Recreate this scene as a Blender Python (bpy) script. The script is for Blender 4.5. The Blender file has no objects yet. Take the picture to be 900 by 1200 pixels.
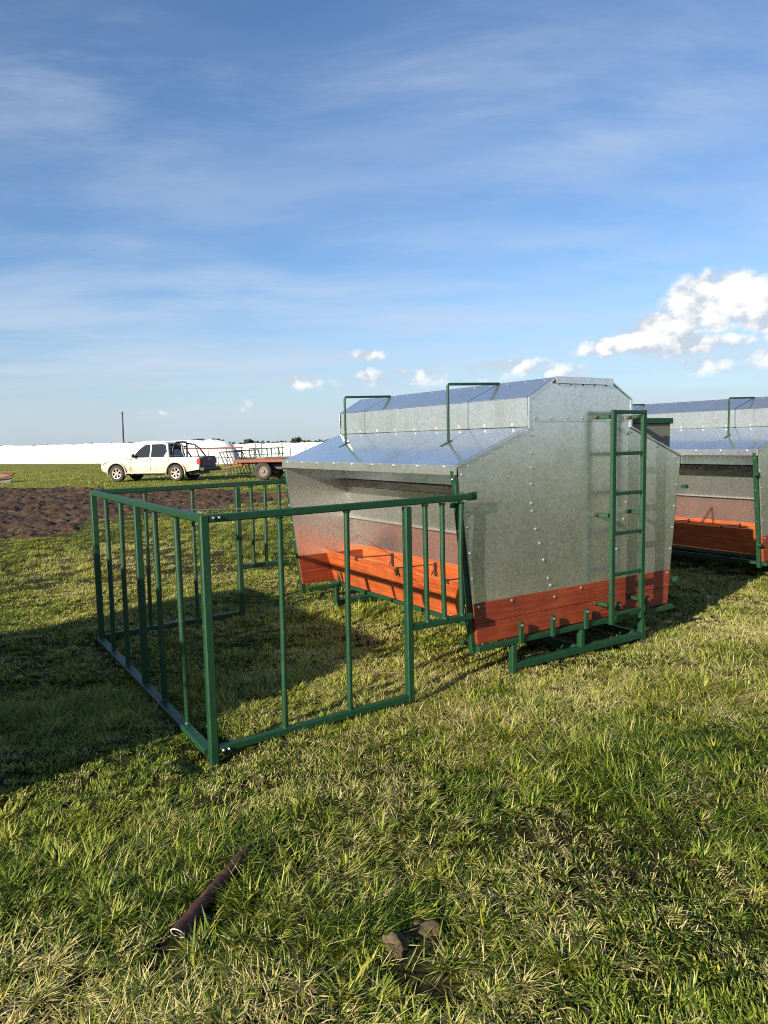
import bpy, bmesh, math, random
import numpy as np
from mathutils import Vector, Matrix
R = math.radians
random.seed(7); rng = np.random.default_rng(7)
scene = bpy.context.scene
C = scene.collection

# ------------------------------------------------------------------ camera
EYE = 1.6
PITCH, ROLL, FOC = 0.0975, -0.0207, 845.26
fw = Vector((0, math.cos(PITCH), -math.sin(PITCH)))
up0 = Vector((0, math.sin(PITCH), math.cos(PITCH))); rt0 = Vector((1, 0, 0))
upv = up0 * math.cos(ROLL) - rt0 * math.sin(ROLL)
rtv = rt0 * math.cos(ROLL) + up0 * math.sin(ROLL)
cam_data = bpy.data.cameras.new('camera'); cam = bpy.data.objects.new('camera', cam_data); C.objects.link(cam)
m = Matrix((rtv, upv, -fw)).transposed().to_4x4(); m.translation = (0, 0, EYE); cam.matrix_world = m
cam_data.sensor_fit = 'VERTICAL'; cam_data.sensor_height = 24; cam_data.sensor_width = 18
cam_data.lens = 24 * FOC / 1200
cam_data.clip_start = 0.05; cam_data.clip_end = 20000
scene.camera = cam

# ------------------------------------------------------------------ light and exposure
SUN_AZ, SUN_EL = R(220), R(20.5)          # azimuth from +Y towards +X
scene.view_settings.view_transform = 'Standard'; scene.view_settings.look = 'None'
scene.view_settings.gamma = 1; scene.view_settings.use_curve_mapping = False
scene.view_settings.exposure = 0.95
scene.cycles.max_bounces = 6; scene.cycles.diffuse_bounces = 2; scene.cycles.glossy_bounces = 4; scene.cycles.transmission_bounces = 2
scene.cycles.use_denoising = True; scene.cycles.denoising_prefilter = 'NONE'; scene.cycles.filter_width = 1.05
SKY_STRENGTH = 0.071
sd = Vector((math.sin(SUN_AZ) * math.cos(SUN_EL), math.cos(SUN_AZ) * math.cos(SUN_EL), math.sin(SUN_EL)))
sun_data = bpy.data.lights.new('sun', 'SUN'); sun_data.energy = 5.0; sun_data.angle = R(0.5); sun_data.color = (1, 0.9, 0.74)
sun = bpy.data.objects.new('sun', sun_data); C.objects.link(sun)
sun.rotation_euler = sd.to_track_quat('Z', 'Y').to_euler(); sun.location = (-20, -25, 18)

# ------------------------------------------------------------------ node helper
class NT:
    def __init__(s, tree): s.t = tree; s.n = tree.nodes; s.l = tree.links
    def new(s, typ, **kw):
        n = s.n.new(typ)
        for k, v in kw.items(): setattr(n, k, v)
        return n
    def put(s, sock, v):
        if isinstance(v, bpy.types.NodeSocket): s.l.new(v, sock)
        elif v is not None: sock.default_value = v
    def m(s, op, a, b=None, c=None, clamp=False):
        n = s.new('ShaderNodeMath', operation=op, use_clamp=clamp)
        for i, v in enumerate((a, b, c)):
            if v is not None: s.put(n.inputs[i], v)
        return n.outputs[0]
    def v(s, op, a, b=None, out=0):
        n = s.new('ShaderNodeVectorMath', operation=op)
        s.put(n.inputs[0], a)
        if b is not None: s.put(n.inputs['Scale'] if op == 'SCALE' else n.inputs[1], b)
        return n.outputs[out]
    def noise(s, vec, scale, detail=4, rough=0.55, dist=0.0, col=False, dim='3D'):
        n = s.new('ShaderNodeTexNoise', noise_dimensions=dim); s.put(n.inputs['Vector'], vec)
        n.inputs['Scale'].default_value = scale; n.inputs['Detail'].default_value = detail
        n.inputs['Roughness'].default_value = rough; n.inputs['Distortion'].default_value = dist
        return n.outputs['Color' if col else 'Fac']
    def ss(s, x, lo, hi, tlo=0.0, thi=1.0):
        n = s.new('ShaderNodeMapRange', interpolation_type='SMOOTHSTEP')
        s.put(n.inputs[0], x); s.put(n.inputs[1], lo); s.put(n.inputs[2], hi); n.inputs[3].default_value = tlo; n.inputs[4].default_value = thi
        return n.outputs[0]
    def mix(s, f, a, b, mode='MIX'):
        n = s.new('ShaderNodeMix', data_type='RGBA', blend_type=mode)
        s.put(n.inputs[0], f); s.put(n.inputs[6], a); s.put(n.inputs[7], b)
        return n.outputs[2]
    def ramp(s, f, stops):
        n = s.new('ShaderNodeValToRGB'); e = n.color_ramp.elements
        while len(e) < len(stops): e.new(0.5)
        for i, (p, c) in enumerate(stops): e[i].position = p; e[i].color = (*c, 1)
        s.put(n.inputs[0], f); return n.outputs[0]
    def mapping(s, vec, scale=(1, 1, 1), loc=(0, 0, 0), rot=(0, 0, 0)):
        n = s.new('ShaderNodeMapping'); s.put(n.inputs[0], vec)
        n.inputs['Scale'].default_value = scale; n.inputs['Location'].default_value = loc; n.inputs['Rotation'].default_value = rot
        return n.outputs[0]
def c4(r, g, b): return (r, g, b, 1)

# ------------------------------------------------------------------ sky with cirrus veil and fair-weather cumulus
world = bpy.data.worlds.new('World'); scene.world = world; world.use_nodes = True
world.cycles.sampling_method = 'MANUAL'; world.cycles.sample_map_resolution = 256
T = NT(world.node_tree); T.n.clear()
sky = T.new('ShaderNodeTexSky', sky_type='NISHITA'); sky.sun_disc = False
sky.sun_elevation = SUN_EL; sky.sun_rotation = SUN_AZ
sky.altitude = 0; sky.air_density = 1.0; sky.dust_density = 0.6; sky.ozone_density = 2.2
dirv = T.new('ShaderNodeTexCoord').outputs['Generated']
sp = T.new('ShaderNodeSeparateXYZ'); T.put(sp.inputs[0], dirv)
az = T.m('ARCTAN2', sp.outputs[0], sp.outputs[1]); el = T.m('ARCSINE', sp.outputs[2])
def comb(x, y, z=0.0):
    n = T.new('ShaderNodeCombineXYZ')
    for i, q in enumerate((x, y, z)): T.put(n.inputs[i], q)
    return n.outputs[0]
ae = comb(az, el)
# cirrus: planar projection of a high layer, stretched streaks
zc = T.m('MAXIMUM', sp.outputs[2], 0.03)
pl = comb(T.m('DIVIDE', sp.outputs[0], T.m('ADD', zc, 0.12)), T.m('DIVIDE', sp.outputs[1], T.m('ADD', zc, 0.12)))
wob = T.noise(pl, 0.8, 2, 0.5, 0, False, '2D')
wv = T.v('ADD', pl, comb(T.m('MULTIPLY', wob, 0.45), T.m('MULTIPLY', wob, -0.3)))
st = T.noise(T.mapping(wv, (0.6, 1.7, 1), (3.1, 1.7, 0), (0, 0, R(-38))), 1.6, 8, 0.66, 0, False, '2D')
big = T.noise(T.mapping(pl, (0.55, 0.75, 1), (5.2, 2.3, 0)), 0.8, 2, 0.5, 0, False, '2D')
cir = T.m('MULTIPLY', T.ss(st, 0.38, 0.85), T.ss(big, 0.34, 0.66))
veil = T.m('MULTIPLY', T.ss(el, 0.62, 0.05), T.ss(T.noise(T.mapping(wv, (0.5, 1.2, 1), (1, 4, 0), (0, 0, R(-30))), 1.0, 6, 0.58, 0, False, '2D'), 0.30, 0.72))
cir = T.m('ADD', T.m('MULTIPLY', cir, 0.40), T.m('MULTIPLY', veil, 0.62), clamp=True)
skyc = T.mix(1.0, sky.outputs[0], c4(0.79, 0.97, 1.17), 'MULTIPLY')
base = T.mix(cir, skyc, c4(4.7, 5.4, 6.5))
# thin horizon haze
hz = T.ss(el, 0.22, -0.02)
base = T.mix(T.m('MULTIPLY', hz, 0.62), base, c4(4.1, 4.75, 5.6))
# cumulus: heaps given by direction, broken up by noise; a band of small heaps goes all the way round
def heap(a, e, w, h, k=1.0):
    dx = T.m('DIVIDE', T.m('SUBTRACT', az, R(a)), R(w))
    dy = T.m('DIVIDE', T.m('SUBTRACT', el, R(e)), R(h))
    r2 = T.m('ADD', T.m('MULTIPLY', dx, dx), T.m('MULTIPLY', dy, dy))
    return T.m('MULTIPLY', T.m('SUBTRACT', 1.0, r2), k)
HEAPS = [(24.6, 9.3, 4.2, 2.6, 1.15), (20.6, 7.5, 3.8, 1.6), (28.4, 8.4, 4.0, 2.0), (17.0, 6.6, 3.0, 1.1, .75), (22.5, 6.4, 7.5, 1.1, .7),
         (23.0, 4.9, 4.0, 0.9, .55), (29.0, 5.2, 3.2, 1.1, .75), (-6.3, 4.7, 2.6, 0.9, .66), (-1.0, 6.7, 2.2, 0.6, .55), (2.4, 5.2, 3.4, 1.0, .62),
         (-1.0, 5.0, 1.8, 0.9, .58), (10.2, 5.5, 3.8, 1.0, .68), (-10.5, 3.0, 2.6, 0.6, .48), (-17.0, 2.5, 1.6, 0.3, .45), (4.0, 5.0, 13.0, 1.1, .45), (14.0, 5.0, 5.0, 0.8, .5), (33.0, 9.5, 4.2, 2.8), (40.0, 8.0, 5.0, 2.4)]
hf = None
for h_ in HEAPS:
    x = T.m('MAXIMUM', heap(*h_), 0.0)
    hf = x if hf is None else T.m('MAXIMUM', hf, x)
lowband = T.m('MULTIPLY', T.ss(el, 0.03, 0.07), T.ss(el, 0.24, 0.12))
rnd = T.ss(T.noise(T.mapping(ae, (2.2, 5, 1), (2.0, 0.4, 0)), 1.5, 1, 0.5, 0, False, '2D'), 0.60, 0.74)
# keep the generic band to the rest of the horizon, the heaps above describe the part in view
hf = T.m('MAXIMUM', hf, T.m('MULTIPLY', T.m('MULTIPLY', lowband, rnd), T.ss(T.m('ABSOLUTE', T.m('SUBTRACT', az, R(4))), R(38), R(48))))
aes = T.mapping(ae, (1, 1.35, 1))
n1 = T.noise(aes, 20, 7, 0.60, 0, False, '2D')
n1b = T.noise(T.v('ADD', aes, (-0.010, 0.020, 0)), 20, 4, 0.55, 0, False, '2D')
vor = T.new('ShaderNodeTexVoronoi', voronoi_dimensions='2D'); T.put(vor.inputs['Vector'], T.v('ADD', aes, comb(T.m('MULTIPLY', n1, 0.02), T.m('MULTIPLY', n1b, 0.02))))
vor.inputs['Scale'].default_value = 48
puff = T.m('SUBTRACT', 0.55, vor.outputs['Distance'])
dens = T.m('ADD', T.m('SUBTRACT', T.m('MULTIPLY', T.m('POWER', hf, 0.6), 1.0), 0.46), T.m('ADD', T.m('MULTIPLY', T.m('SUBTRACT', n1, 0.5), 1.35), T.m('MULTIPLY', puff, 0.30)))
gate = T.ss(hf, 0.0, 0.10)
cm = T.m('MULTIPLY', T.ss(dens, -0.10, 0.36), T.m('MULTIPLY', gate, T.ss(hf, 0.05, 0.65, 0.40, 1.0)))
lit = T.m('ADD', T.m('MULTIPLY', T.m('SUBTRACT', n1, n1b), 2.0), T.m('ADD', T.m('MULTIPLY', dens, 0.55), T.m('MULTIPLY', puff, 0.35)))
lit = T.m('ADD', lit, T.m('MULTIPLY', T.ss(el, R(6.8), R(10.0)), 0.22))
ccol = T.mix(T.ss(lit, -0.10, 0.62), c4(4.4, 4.9, 5.6), c4(7.9, 7.8, 7.6))
final = T.mix(T.m('MULTIPLY', cm, T.ss(el, 0.02, 0.13, 0.55, 0.96)), base, ccol)
bg = T.new('ShaderNodeBackground'); T.put(bg.inputs[0], final); bg.inputs[1].default_value = SKY_STRENGTH
T.l.new(bg.outputs[0], T.new('ShaderNodeOutputWorld').inputs[0])

# ------------------------------------------------------------------ materials
def mat(name, fn=None, **kw):
    mt = bpy.data.materials.new(name); mt.use_nodes = True
    t = NT(mt.node_tree); b = t.n['Principled BSDF']
    for k, v in kw.items(): b.inputs[k].default_value = v
    if fn: fn(t, b)
    return mt
def bump(t, b, h, strength=0.3, dist=0.01):
    n = t.new('ShaderNodeBump'); t.put(n.inputs['Height'], h)
    n.inputs['Strength'].default_value = strength; n.inputs['Distance'].default_value = dist
    t.l.new(n.outputs[0], b.inputs['Normal'])
def ocoord(t): return t.new('ShaderNodeTexCoord').outputs['Object']
def pcoord(t): return t.new('ShaderNodeNewGeometry').outputs['Position']
def f_galv(rlo, rhi, c0, c1, bs=0.08):
    def f(t, b):
        o = ocoord(t)
        vo = t.new('ShaderNodeTexVoronoi'); t.put(vo.inputs['Vector'], t.v('ADD', o, t.v('SCALE', t.noise(o, 30, 2, 0.5, 0, True), 0.03)))
        vo.inputs['Scale'].default_value = 55
        cell = t.new('ShaderNodeSeparateColor'); t.put(cell.inputs[0], vo.outputs['Color'])
        sm = t.noise(t.mapping(o, (1, 1, 0.35)), 2.2, 5, 0.6, 0.5)
        streak = t.noise(t.mapping(o, (9, 9, 0.5)), 2.0, 4, 0.6)
        g = t.m('ADD', t.m('MULTIPLY', cell.outputs[0], 0.34), t.m('ADD', t.m('MULTIPLY', sm, 0.65), t.m('MULTIPLY', streak, 0.35)))
        t.put(b.inputs['Base Color'], t.mix(t.ss(g, 0.2, 0.95), c4(*c0), c4(*c1)))
        t.put(b.inputs['Roughness'], t.m('ADD', rlo, t.m('MULTIPLY', t.m('ADD', t.m('MULTIPLY', cell.outputs[1], 0.45), t.m('MULTIPLY', sm, 0.55)), rhi - rlo)))
        bump(t, b, t.m('ADD', t.noise(o, 3.0, 3, 0.5), t.m('MULTIPLY', cell.outputs[2], 0.006)), bs, 0.02)
    return f
M = {}
M['galv'] = mat('galvanised_sheet', f_galv(0.15, 0.33, (0.62, 0.625, 0.60), (0.84, 0.845, 0.81), 0.13), Metallic=0.91)
M['roof'] = mat('bright_galvanised_roof', f_galv(0.09, 0.20, (0.59, 0.63, 0.63), (0.75, 0.79, 0.785), 0.06), Metallic=0.89)
M['dull_galv'] = mat('weathered_dull_sheet', None, **{'Base Color': c4(0.17, 0.165, 0.13), 'Metallic': 0.3, 'Roughness': 0.55})
M['zinc'] = mat('zinc_bolt', None, **{'Base Color': c4(0.66, 0.66, 0.64), 'Metallic': 0.9, 'Roughness': 0.3})
def f_green(t, b):
    o = pcoord(t)
    n = t.noise(o, 14, 6, 0.65); w = t.ss(t.noise(o, 38, 6, 0.75), 0.60, 0.72)
    col = t.mix(n, c4(0.003, 0.030, 0.010), c4(0.006, 0.050, 0.017))
    t.put(b.inputs['Base Color'], t.mix(t.m('MULTIPLY', w, 0.75), col, c4(0.13, 0.15, 0.11)))
    t.put(b.inputs['Roughness'], t.m('ADD', 0.33, t.m('MULTIPLY', n, 0.3)))
    bump(t, b, t.noise(o, 60, 3, 0.6), 0.12, 0.004)
M['green'] = mat('green_enamel_steel', f_green)
def f_orange(cols):
  def f(t, b):
      o = ocoord(t)
      gr = t.noise(t.mapping(o, (1.2, 1.2, 26)), 2.0, 6, 0.65, 0.6)
      pa = t.noise(o, 3.5, 4, 0.6)
      k = t.m('ADD', t.m('MULTIPLY', gr, 0.6), t.m('MULTIPLY', pa, 0.4))
      col = t.ramp(k, cols)
      w = t.ss(t.noise(o, 30, 6, 0.7), 0.64, 0.74)
      t.put(b.inputs['Base Color'], t.mix(t.m('MULTIPLY', w, 0.35), col, c4(0.55, 0.32, 0.16)))
      t.put(b.inputs['Roughness'], t.m('ADD', 0.42, t.m('MULTIPLY', gr, 0.25)))
      bump(t, b, gr, 0.25, 0.006)
  return f
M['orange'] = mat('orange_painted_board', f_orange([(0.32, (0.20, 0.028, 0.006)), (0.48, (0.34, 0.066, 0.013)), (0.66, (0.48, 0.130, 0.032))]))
M['skirt'] = mat('orange_board_shaded', f_orange([(0.32, (0.095, 0.011, 0.004)), (0.48, (0.19, 0.029, 0.008)), (0.66, (0.30, 0.060, 0.017))]))  # orange paint darkened: grazing-sun shade of the end walls put into the colour
def f_rust(c0, c1, c2):
    def f(t, b):
        o = pcoord(t); n = t.noise(o, 22, 7, 0.7, 0.3)
        t.put(b.inputs['Base Color'], t.ramp(n, [(0.3, c0), (0.52, c1), (0.72, c2)]))
        bump(t, b, t.noise(o, 70, 5, 0.7), 0.4, 0.004)
    return f
M['rust'] = mat('rusty_pipe', f_rust((0.028, 0.010, 0.008), (0.060, 0.020, 0.014), (0.13, 0.05, 0.03)), Roughness=0.7)
M['trailer_red'] = mat('rusty_red_paint', f_rust((0.10, 0.022, 0.012), (0.22, 0.05, 0.025), (0.28, 0.12, 0.07)), Roughness=0.65)
M['dark_steel'] = mat('dark_dirty_steel', f_rust((0.02, 0.017, 0.015), (0.04, 0.035, 0.03), (0.08, 0.06, 0.045)), Roughness=0.6)
M['cut_steel'] = mat('bright_cut_edge', None, **{'Base Color': c4(0.42, 0.40, 0.37), 'Roughness': 0.5})
M['grey_wood'] = mat('weathered_wood', f_rust((0.10, 0.08, 0.06), (0.18, 0.15, 0.12), (0.27, 0.23, 0.19)), Roughness=0.85)
M['blue_steel'] = mat('blue_green_paint', f_rust((0.012, 0.05, 0.055), (0.02, 0.085, 0.09), (0.06, 0.11, 0.11)), Roughness=0.5)
M['wire'] = mat('bright_wire', None, **{'Base Color': c4(0.55, 0.55, 0.53), 'Metallic': 0.6, 'Roughness': 0.35})
def f_bag(t, b):
    o = pcoord(t)
    n = t.noise(t.mapping(o, (1, 1, 2.2)), 1.1, 5, 0.6, 0.5)
    t.put(b.inputs['Base Color'], t.mix(t.ss(n, 0.3, 0.7), c4(0.72, 0.71, 0.68), c4(0.84, 0.84, 0.83)))
    bump(t, b, t.noise(t.mapping(o, (1, 1, 3)), 1.6, 6, 0.65, 0.8), 0.8, 0.18)
M['bag'] = mat('white_silage_film', f_bag, Roughness=0.38)
def f_paint(t, b):
    o = ocoord(t); sx = t.new('ShaderNodeSeparateXYZ'); t.put(sx.inputs[0], o)
    n = t.noise(t.mapping(o, (1.0, 1, 1.6)), 1.5, 5, 0.62, 0.4)
    low = t.ss(t.m('ADD', sx.outputs[2], t.m('MULTIPLY', t.m('SUBTRACT', n, 0.5), 1.9)), 1.20, 0.35)
    t.put(b.inputs['Base Color'], t.mix(t.m('MULTIPLY', low, 0.75), c4(0.54, 0.535, 0.51), c4(0.32, 0.22, 0.12)))
    t.put(b.inputs['Roughness'], t.m('ADD', 0.22, t.m('MULTIPLY', low, 0.5)))
M['truck_white'] = mat('dusty_white_car_paint', f_paint)
M['truck_shade_grey'] = mat('shaded_tailgate_grey', None, **{'Base Color': c4(0.045, 0.047, 0.052), 'Roughness': 0.5})  # shade on the truck's rear painted into the tailgate colour
M['black'] = mat('black_plastic', None, **{'Base Color': c4(0.012, 0.012, 0.013), 'Roughness': 0.45})
M['glass'] = mat('dark_window_glass', None, **{'Base Color': c4(0.012, 0.014, 0.016), 'Roughness': 0.04, 'IOR': 1.5})
M['tyre'] = mat('tyre_rubber', f_rust((0.018, 0.016, 0.014), (0.032, 0.028, 0.024), (0.09, 0.075, 0.055)), Roughness=0.85)
M['rim'] = mat('dusty_alloy_rim', None, **{'Base Color': c4(0.36, 0.33, 0.28), 'Roughness': 0.42, 'Metallic': 0.3})
M['lamp_red'] = mat('red_lens', None, **{'Base Color': c4(0.45, 0.03, 0.03), 'Roughness': 0.2})
M['lamp_clear'] = mat('clear_lens', None, **{'Base Color': c4(0.6, 0.62, 0.62), 'Roughness': 0.1})
def f_clod(t, b):
    o = pcoord(t); n = t.noise(o, 18, 7, 0.7, 0.3)
    t.put(b.inputs['Base Color'], t.ramp(n, [(0.3, (0.045, 0.032, 0.016)), (0.5, (0.105, 0.075, 0.038)), (0.75, (0.24, 0.175, 0.10))]))
    bump(t, b, t.noise(o, 60, 6, 0.7), 0.7, 0.02)
M['clod'] = mat('dry_soil_clod', f_clod, Roughness=0.95)
def f_mud(t, b):
    o = pcoord(t); n = t.noise(o, 1.6, 8, 0.68, 0.3); n2 = t.noise(o, 0.45, 4, 0.6)
    k = t.m('ADD', t.m('MULTIPLY', n, 0.65), t.m('MULTIPLY', n2, 0.35))
    t.put(b.inputs['Base Color'], t.ramp(k, [(0.34, (0.014, 0.007, 0.003)), (0.50, (0.043, 0.021, 0.009)), (0.64, (0.095, 0.048, 0.021)), (0.78, (0.19, 0.105, 0.048))]))
    t.put(b.inputs['Roughness'], t.ss(n, 0.3, 0.6, 0.55, 0.95))
    bump(t, b, t.noise(o, 9, 8, 0.75), 0.9, 0.06)
M['mud'] = mat('trampled_brown_soil', f_mud)
def f_ground(t, b):
    o = pcoord(t)
    ln = t.v('LENGTH', o, out=1)
    fine = t.noise(o, 9, 8, 0.72); med = t.noise(o, 0.9, 5, 0.6, 0.4); bigz = t.noise(t.mapping(o, (1, 0.4, 1)), 0.05, 4, 0.6, 0.5)
    soil = t.ramp(fine, [(0.3, (0.013, 0.013, 0.004)), (0.55, (0.036, 0.034, 0.012)), (0.8, (0.10, 0.075, 0.035))])
    k = t.m('ADD', t.m('MULTIPLY', fine, 0.35), t.m('ADD', t.m('MULTIPLY', med, 0.35), t.m('MULTIPLY', bigz, 0.4)))
    field = t.ramp(k, [(0.38, (0.075, 0.100, 0.014)), (0.52, (0.140, 0.160, 0.028)), (0.64, (0.22, 0.215, 0.055))])
    t.put(b.inputs['Base Color'], t.mix(t.ss(ln, 9, 38), soil, field))
    bump(t, b, t.m('ADD', fine, med), 0.8, 0.08)
M['ground'] = mat('grass_field_ground', f_ground, Roughness=0.95)
M['ground'].node_tree.nodes['Principled BSDF'].inputs['Specular IOR Level'].default_value = 0.1
def grass_material():
    mt = bpy.data.materials.new('grass_blade'); mt.use_nodes = True
    t = NT(mt.node_tree); b = t.n['Principled BSDF']; out = t.n['Material Output']
    a = t.new('ShaderNodeAttribute', attribute_name='tint', attribute_type='GEOMETRY').outputs['Fac']
    col = t.ramp(a, [(0.02, (0.018, 0.046, 0.004)), (0.22, (0.105, 0.165, 0.014)), (0.42, (0.235, 0.275, 0.028)), (0.62, (0.39, 0.375, 0.062)), (0.75, (0.47, 0.40, 0.14)), (1.0, (0.66, 0.56, 0.28))])
    t.put(b.inputs['Base Color'], col); b.inputs['Roughness'].default_value = 0.5; b.inputs['Specular IOR Level'].default_value = 0.28
    tr = t.new('ShaderNodeBsdfTranslucent'); t.put(tr.inputs[0], col)
    mx = t.new('ShaderNodeMixShader'); mx.inputs[0].default_value = 0.24
    t.l.new(b.outputs[0], mx.inputs[1]); t.l.new(tr.outputs[0], mx.inputs[2]); t.l.new(mx.outputs[0], out.inputs[0])
    return mt
M['grass'] = grass_material()
M['leaf'] = mat('far_foliage', None, **{'Base Color': c4(0.035, 0.055, 0.025), 'Roughness': 0.8})
M['bark'] = mat('far_bark', None, **{'Base Color': c4(0.06, 0.045, 0.035), 'Roughness': 0.9})

# ------------------------------------------------------------------ mesh helpers
class MB:
    def __init__(s): s.v = []; s.f = []
    def add(s, vs, fs):
        o = len(s.v); s.v += [tuple(q) for q in vs]; s.f += [tuple(i + o for i in q) for q in fs]; return s
    def beam(s, p0, p1, w, h=None, c=None, upd=(0, 0, 1)):
        """square tube between two points with chamfered corners"""
        h = w if h is None else h; p0 = Vector(p0); p1 = Vector(p1); d = (p1 - p0).normalized()
        u = Vector(upd)
        if abs(d.dot(u)) > 0.95: u = Vector((0, 1, 0)) if abs(d.y) < 0.9 else Vector((1, 0, 0))
        a = d.cross(u).normalized(); b_ = a.cross(d).normalized()
        c = min(w, h) * 0.14 if c is None else c
        W, H_ = w / 2, h / 2
        ring = [(W, H_ - c), (W - c, H_), (-W + c, H_), (-W, H_ - c), (-W, -H_ + c), (-W + c, -H_), (W - c, -H_), (W, -H_ + c)]
        vs = [p + a * x + b_ * y for p in (p0, p1) for x, y in ring]
        n = 8
        fs = [(i, (i + 1) % n, n + (i + 1) % n, n + i) for i in range(n)]
        fs += [tuple(range(n - 1, -1, -1)), tuple(range(n, 2 * n))]
        return s.add(vs, fs)
    def box(s, x0, x1, y0, y1, z0, z1):
        vs = [(x, y, z) for x in (x0, x1) for y in (y0, y1) for z in (z0, z1)]
        return s.add(vs, [(0, 1, 3, 2), (4, 6, 7, 5), (0, 4, 5, 1), (2, 3, 7, 6), (0, 2, 6, 4), (1, 5, 7, 3)])
    def tube(s, pts, r, n=10, caps=True):
        pts = [Vector(q) for q in pts]; rs = r if isinstance(r, (list, tuple)) else [r] * len(pts)
        vs = []; fs = []; a = None
        for i, q in enumerate(pts):
            d = (pts[min(i + 1, len(pts) - 1)] - pts[max(i - 1, 0)]).normalized()
            if a is None:
                a = d.cross(Vector((0, 0, 1)) if abs(d.z) < 0.9 else Vector((1, 0, 0))).normalized()
            a = (a - d * a.dot(d)).normalized(); b_ = d.cross(a)
            for k in range(n):
                th = 2 * math.pi * k / n; vs.append(q + a * math.cos(th) * rs[i] + b_ * math.sin(th) * rs[i])
        for i in range(len(pts) - 1):
            for k in range(n): fs.append((i * n + k, i * n + (k + 1) % n, (i + 1) * n + (k + 1) % n, (i + 1) * n + k))
        if caps: fs += [tuple(range(n - 1, -1, -1)), tuple(range((len(pts) - 1) * n, len(pts) * n))]
        return s.add(vs, fs)
    def prism(s, poly, y0, y1, plane='xz'):
        n = len(poly)
        P = (lambda a, b_, y: (a, y, b_)) if plane == 'xz' else (lambda a, b_, y: (a, b_, y))
        vs = [P(a, b_, y0) for a, b_ in poly] + [P(a, b_, y1) for a, b_ in poly]
        fs = [(i, (i + 1) % n, n + (i + 1) % n, n + i) for i in range(n)] + [tuple(range(n - 1, -1, -1)), tuple(range(n, 2 * n))]
        return s.add(vs, fs)
    def slab(s, quad, th):
        """sheet of thickness th from a quad (4 points)"""
        q = [Vector(a) for a in quad]; n = (q[1] - q[0]).cross(q[3] - q[0]).normalized() * th
        return s.add(q + [a + n for a in q], [(3, 2, 1, 0), (4, 5, 6, 7), (0, 1, 5, 4), (1, 2, 6, 5), (2, 3, 7, 6), (3, 0, 4, 7)])
    def bolt(s, p, n, r=0.011, h=0.008):
        p = Vector(p); n = Vector(n).normalized()
        return s.tube([p - n * 0.002, p + n * h * 0.6, p + n * h], [r, r, r * 0.55], 6)
    def lathe_y(s, prof, n=28, cx=0, cz=0):
        vs = []; fs = []
        for r_, y in prof:
            for k in range(n):
                th = 2 * math.pi * k / n; vs.append((cx + r_ * math.cos(th), y, cz + r_ * math.sin(th)))
        for i in range(len(prof) - 1):
            for k in range(n): fs.append((i * n + k, (i + 1) * n + k, (i + 1) * n + (k + 1) % n, i * n + (k + 1) % n))
        return s.add(vs, fs)
    def build(s, name, material, parent=None, bevel=0, smooth=False, segs=2):
        me = bpy.data.meshes.new(name); me.from_pydata(s.v, [], s.f); me.validate()
        bm = bmesh.new(); bm.from_mesh(me); bmesh.ops.recalc_face_normals(bm, faces=bm.faces); bm.to_mesh(me); bm.free()
        me.materials.append(M[material] if isinstance(material, str) else material)
        if smooth: me.polygons.foreach_set('use_smooth', [True] * len(me.polygons))
        o = bpy.data.objects.new(name, me); C.objects.link(o)
        if parent: o.parent = parent
        if bevel:
            md = o.modifiers.new('bevel', 'BEVEL'); md.width = bevel; md.segments = segs; md.limit_method = 'ANGLE'; md.angle_limit = R(28)
            if smooth: md.harden_normals = True
        return o
def tag(o, label=None, cat=None, group=None, kind=None):
    for k, v in (('label', label), ('category', cat), ('group', group), ('kind', kind)):
        if v: o[k] = v
    return o
def empty(name, loc=(0, 0, 0), rz=0, **kw):
    o = bpy.data.objects.new(name, None); C.objects.link(o); o.location = loc; o.rotation_euler = (0, 0, rz); o.empty_display_size = 0.2
    return tag(o, **kw)
def kids(o): return [c for c in C.objects if c.parent == o]
def copy_tree(o, parent=None, index=None):
    if index is None:
        index = {}
        for c in C.objects:
            if c.parent: index.setdefault(c.parent.name, []).append(c)
    c = o.copy(); C.objects.link(c); c.parent = parent
    for ch in index.get(o.name, []): copy_tree(ch, c, index)
    return c

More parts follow.
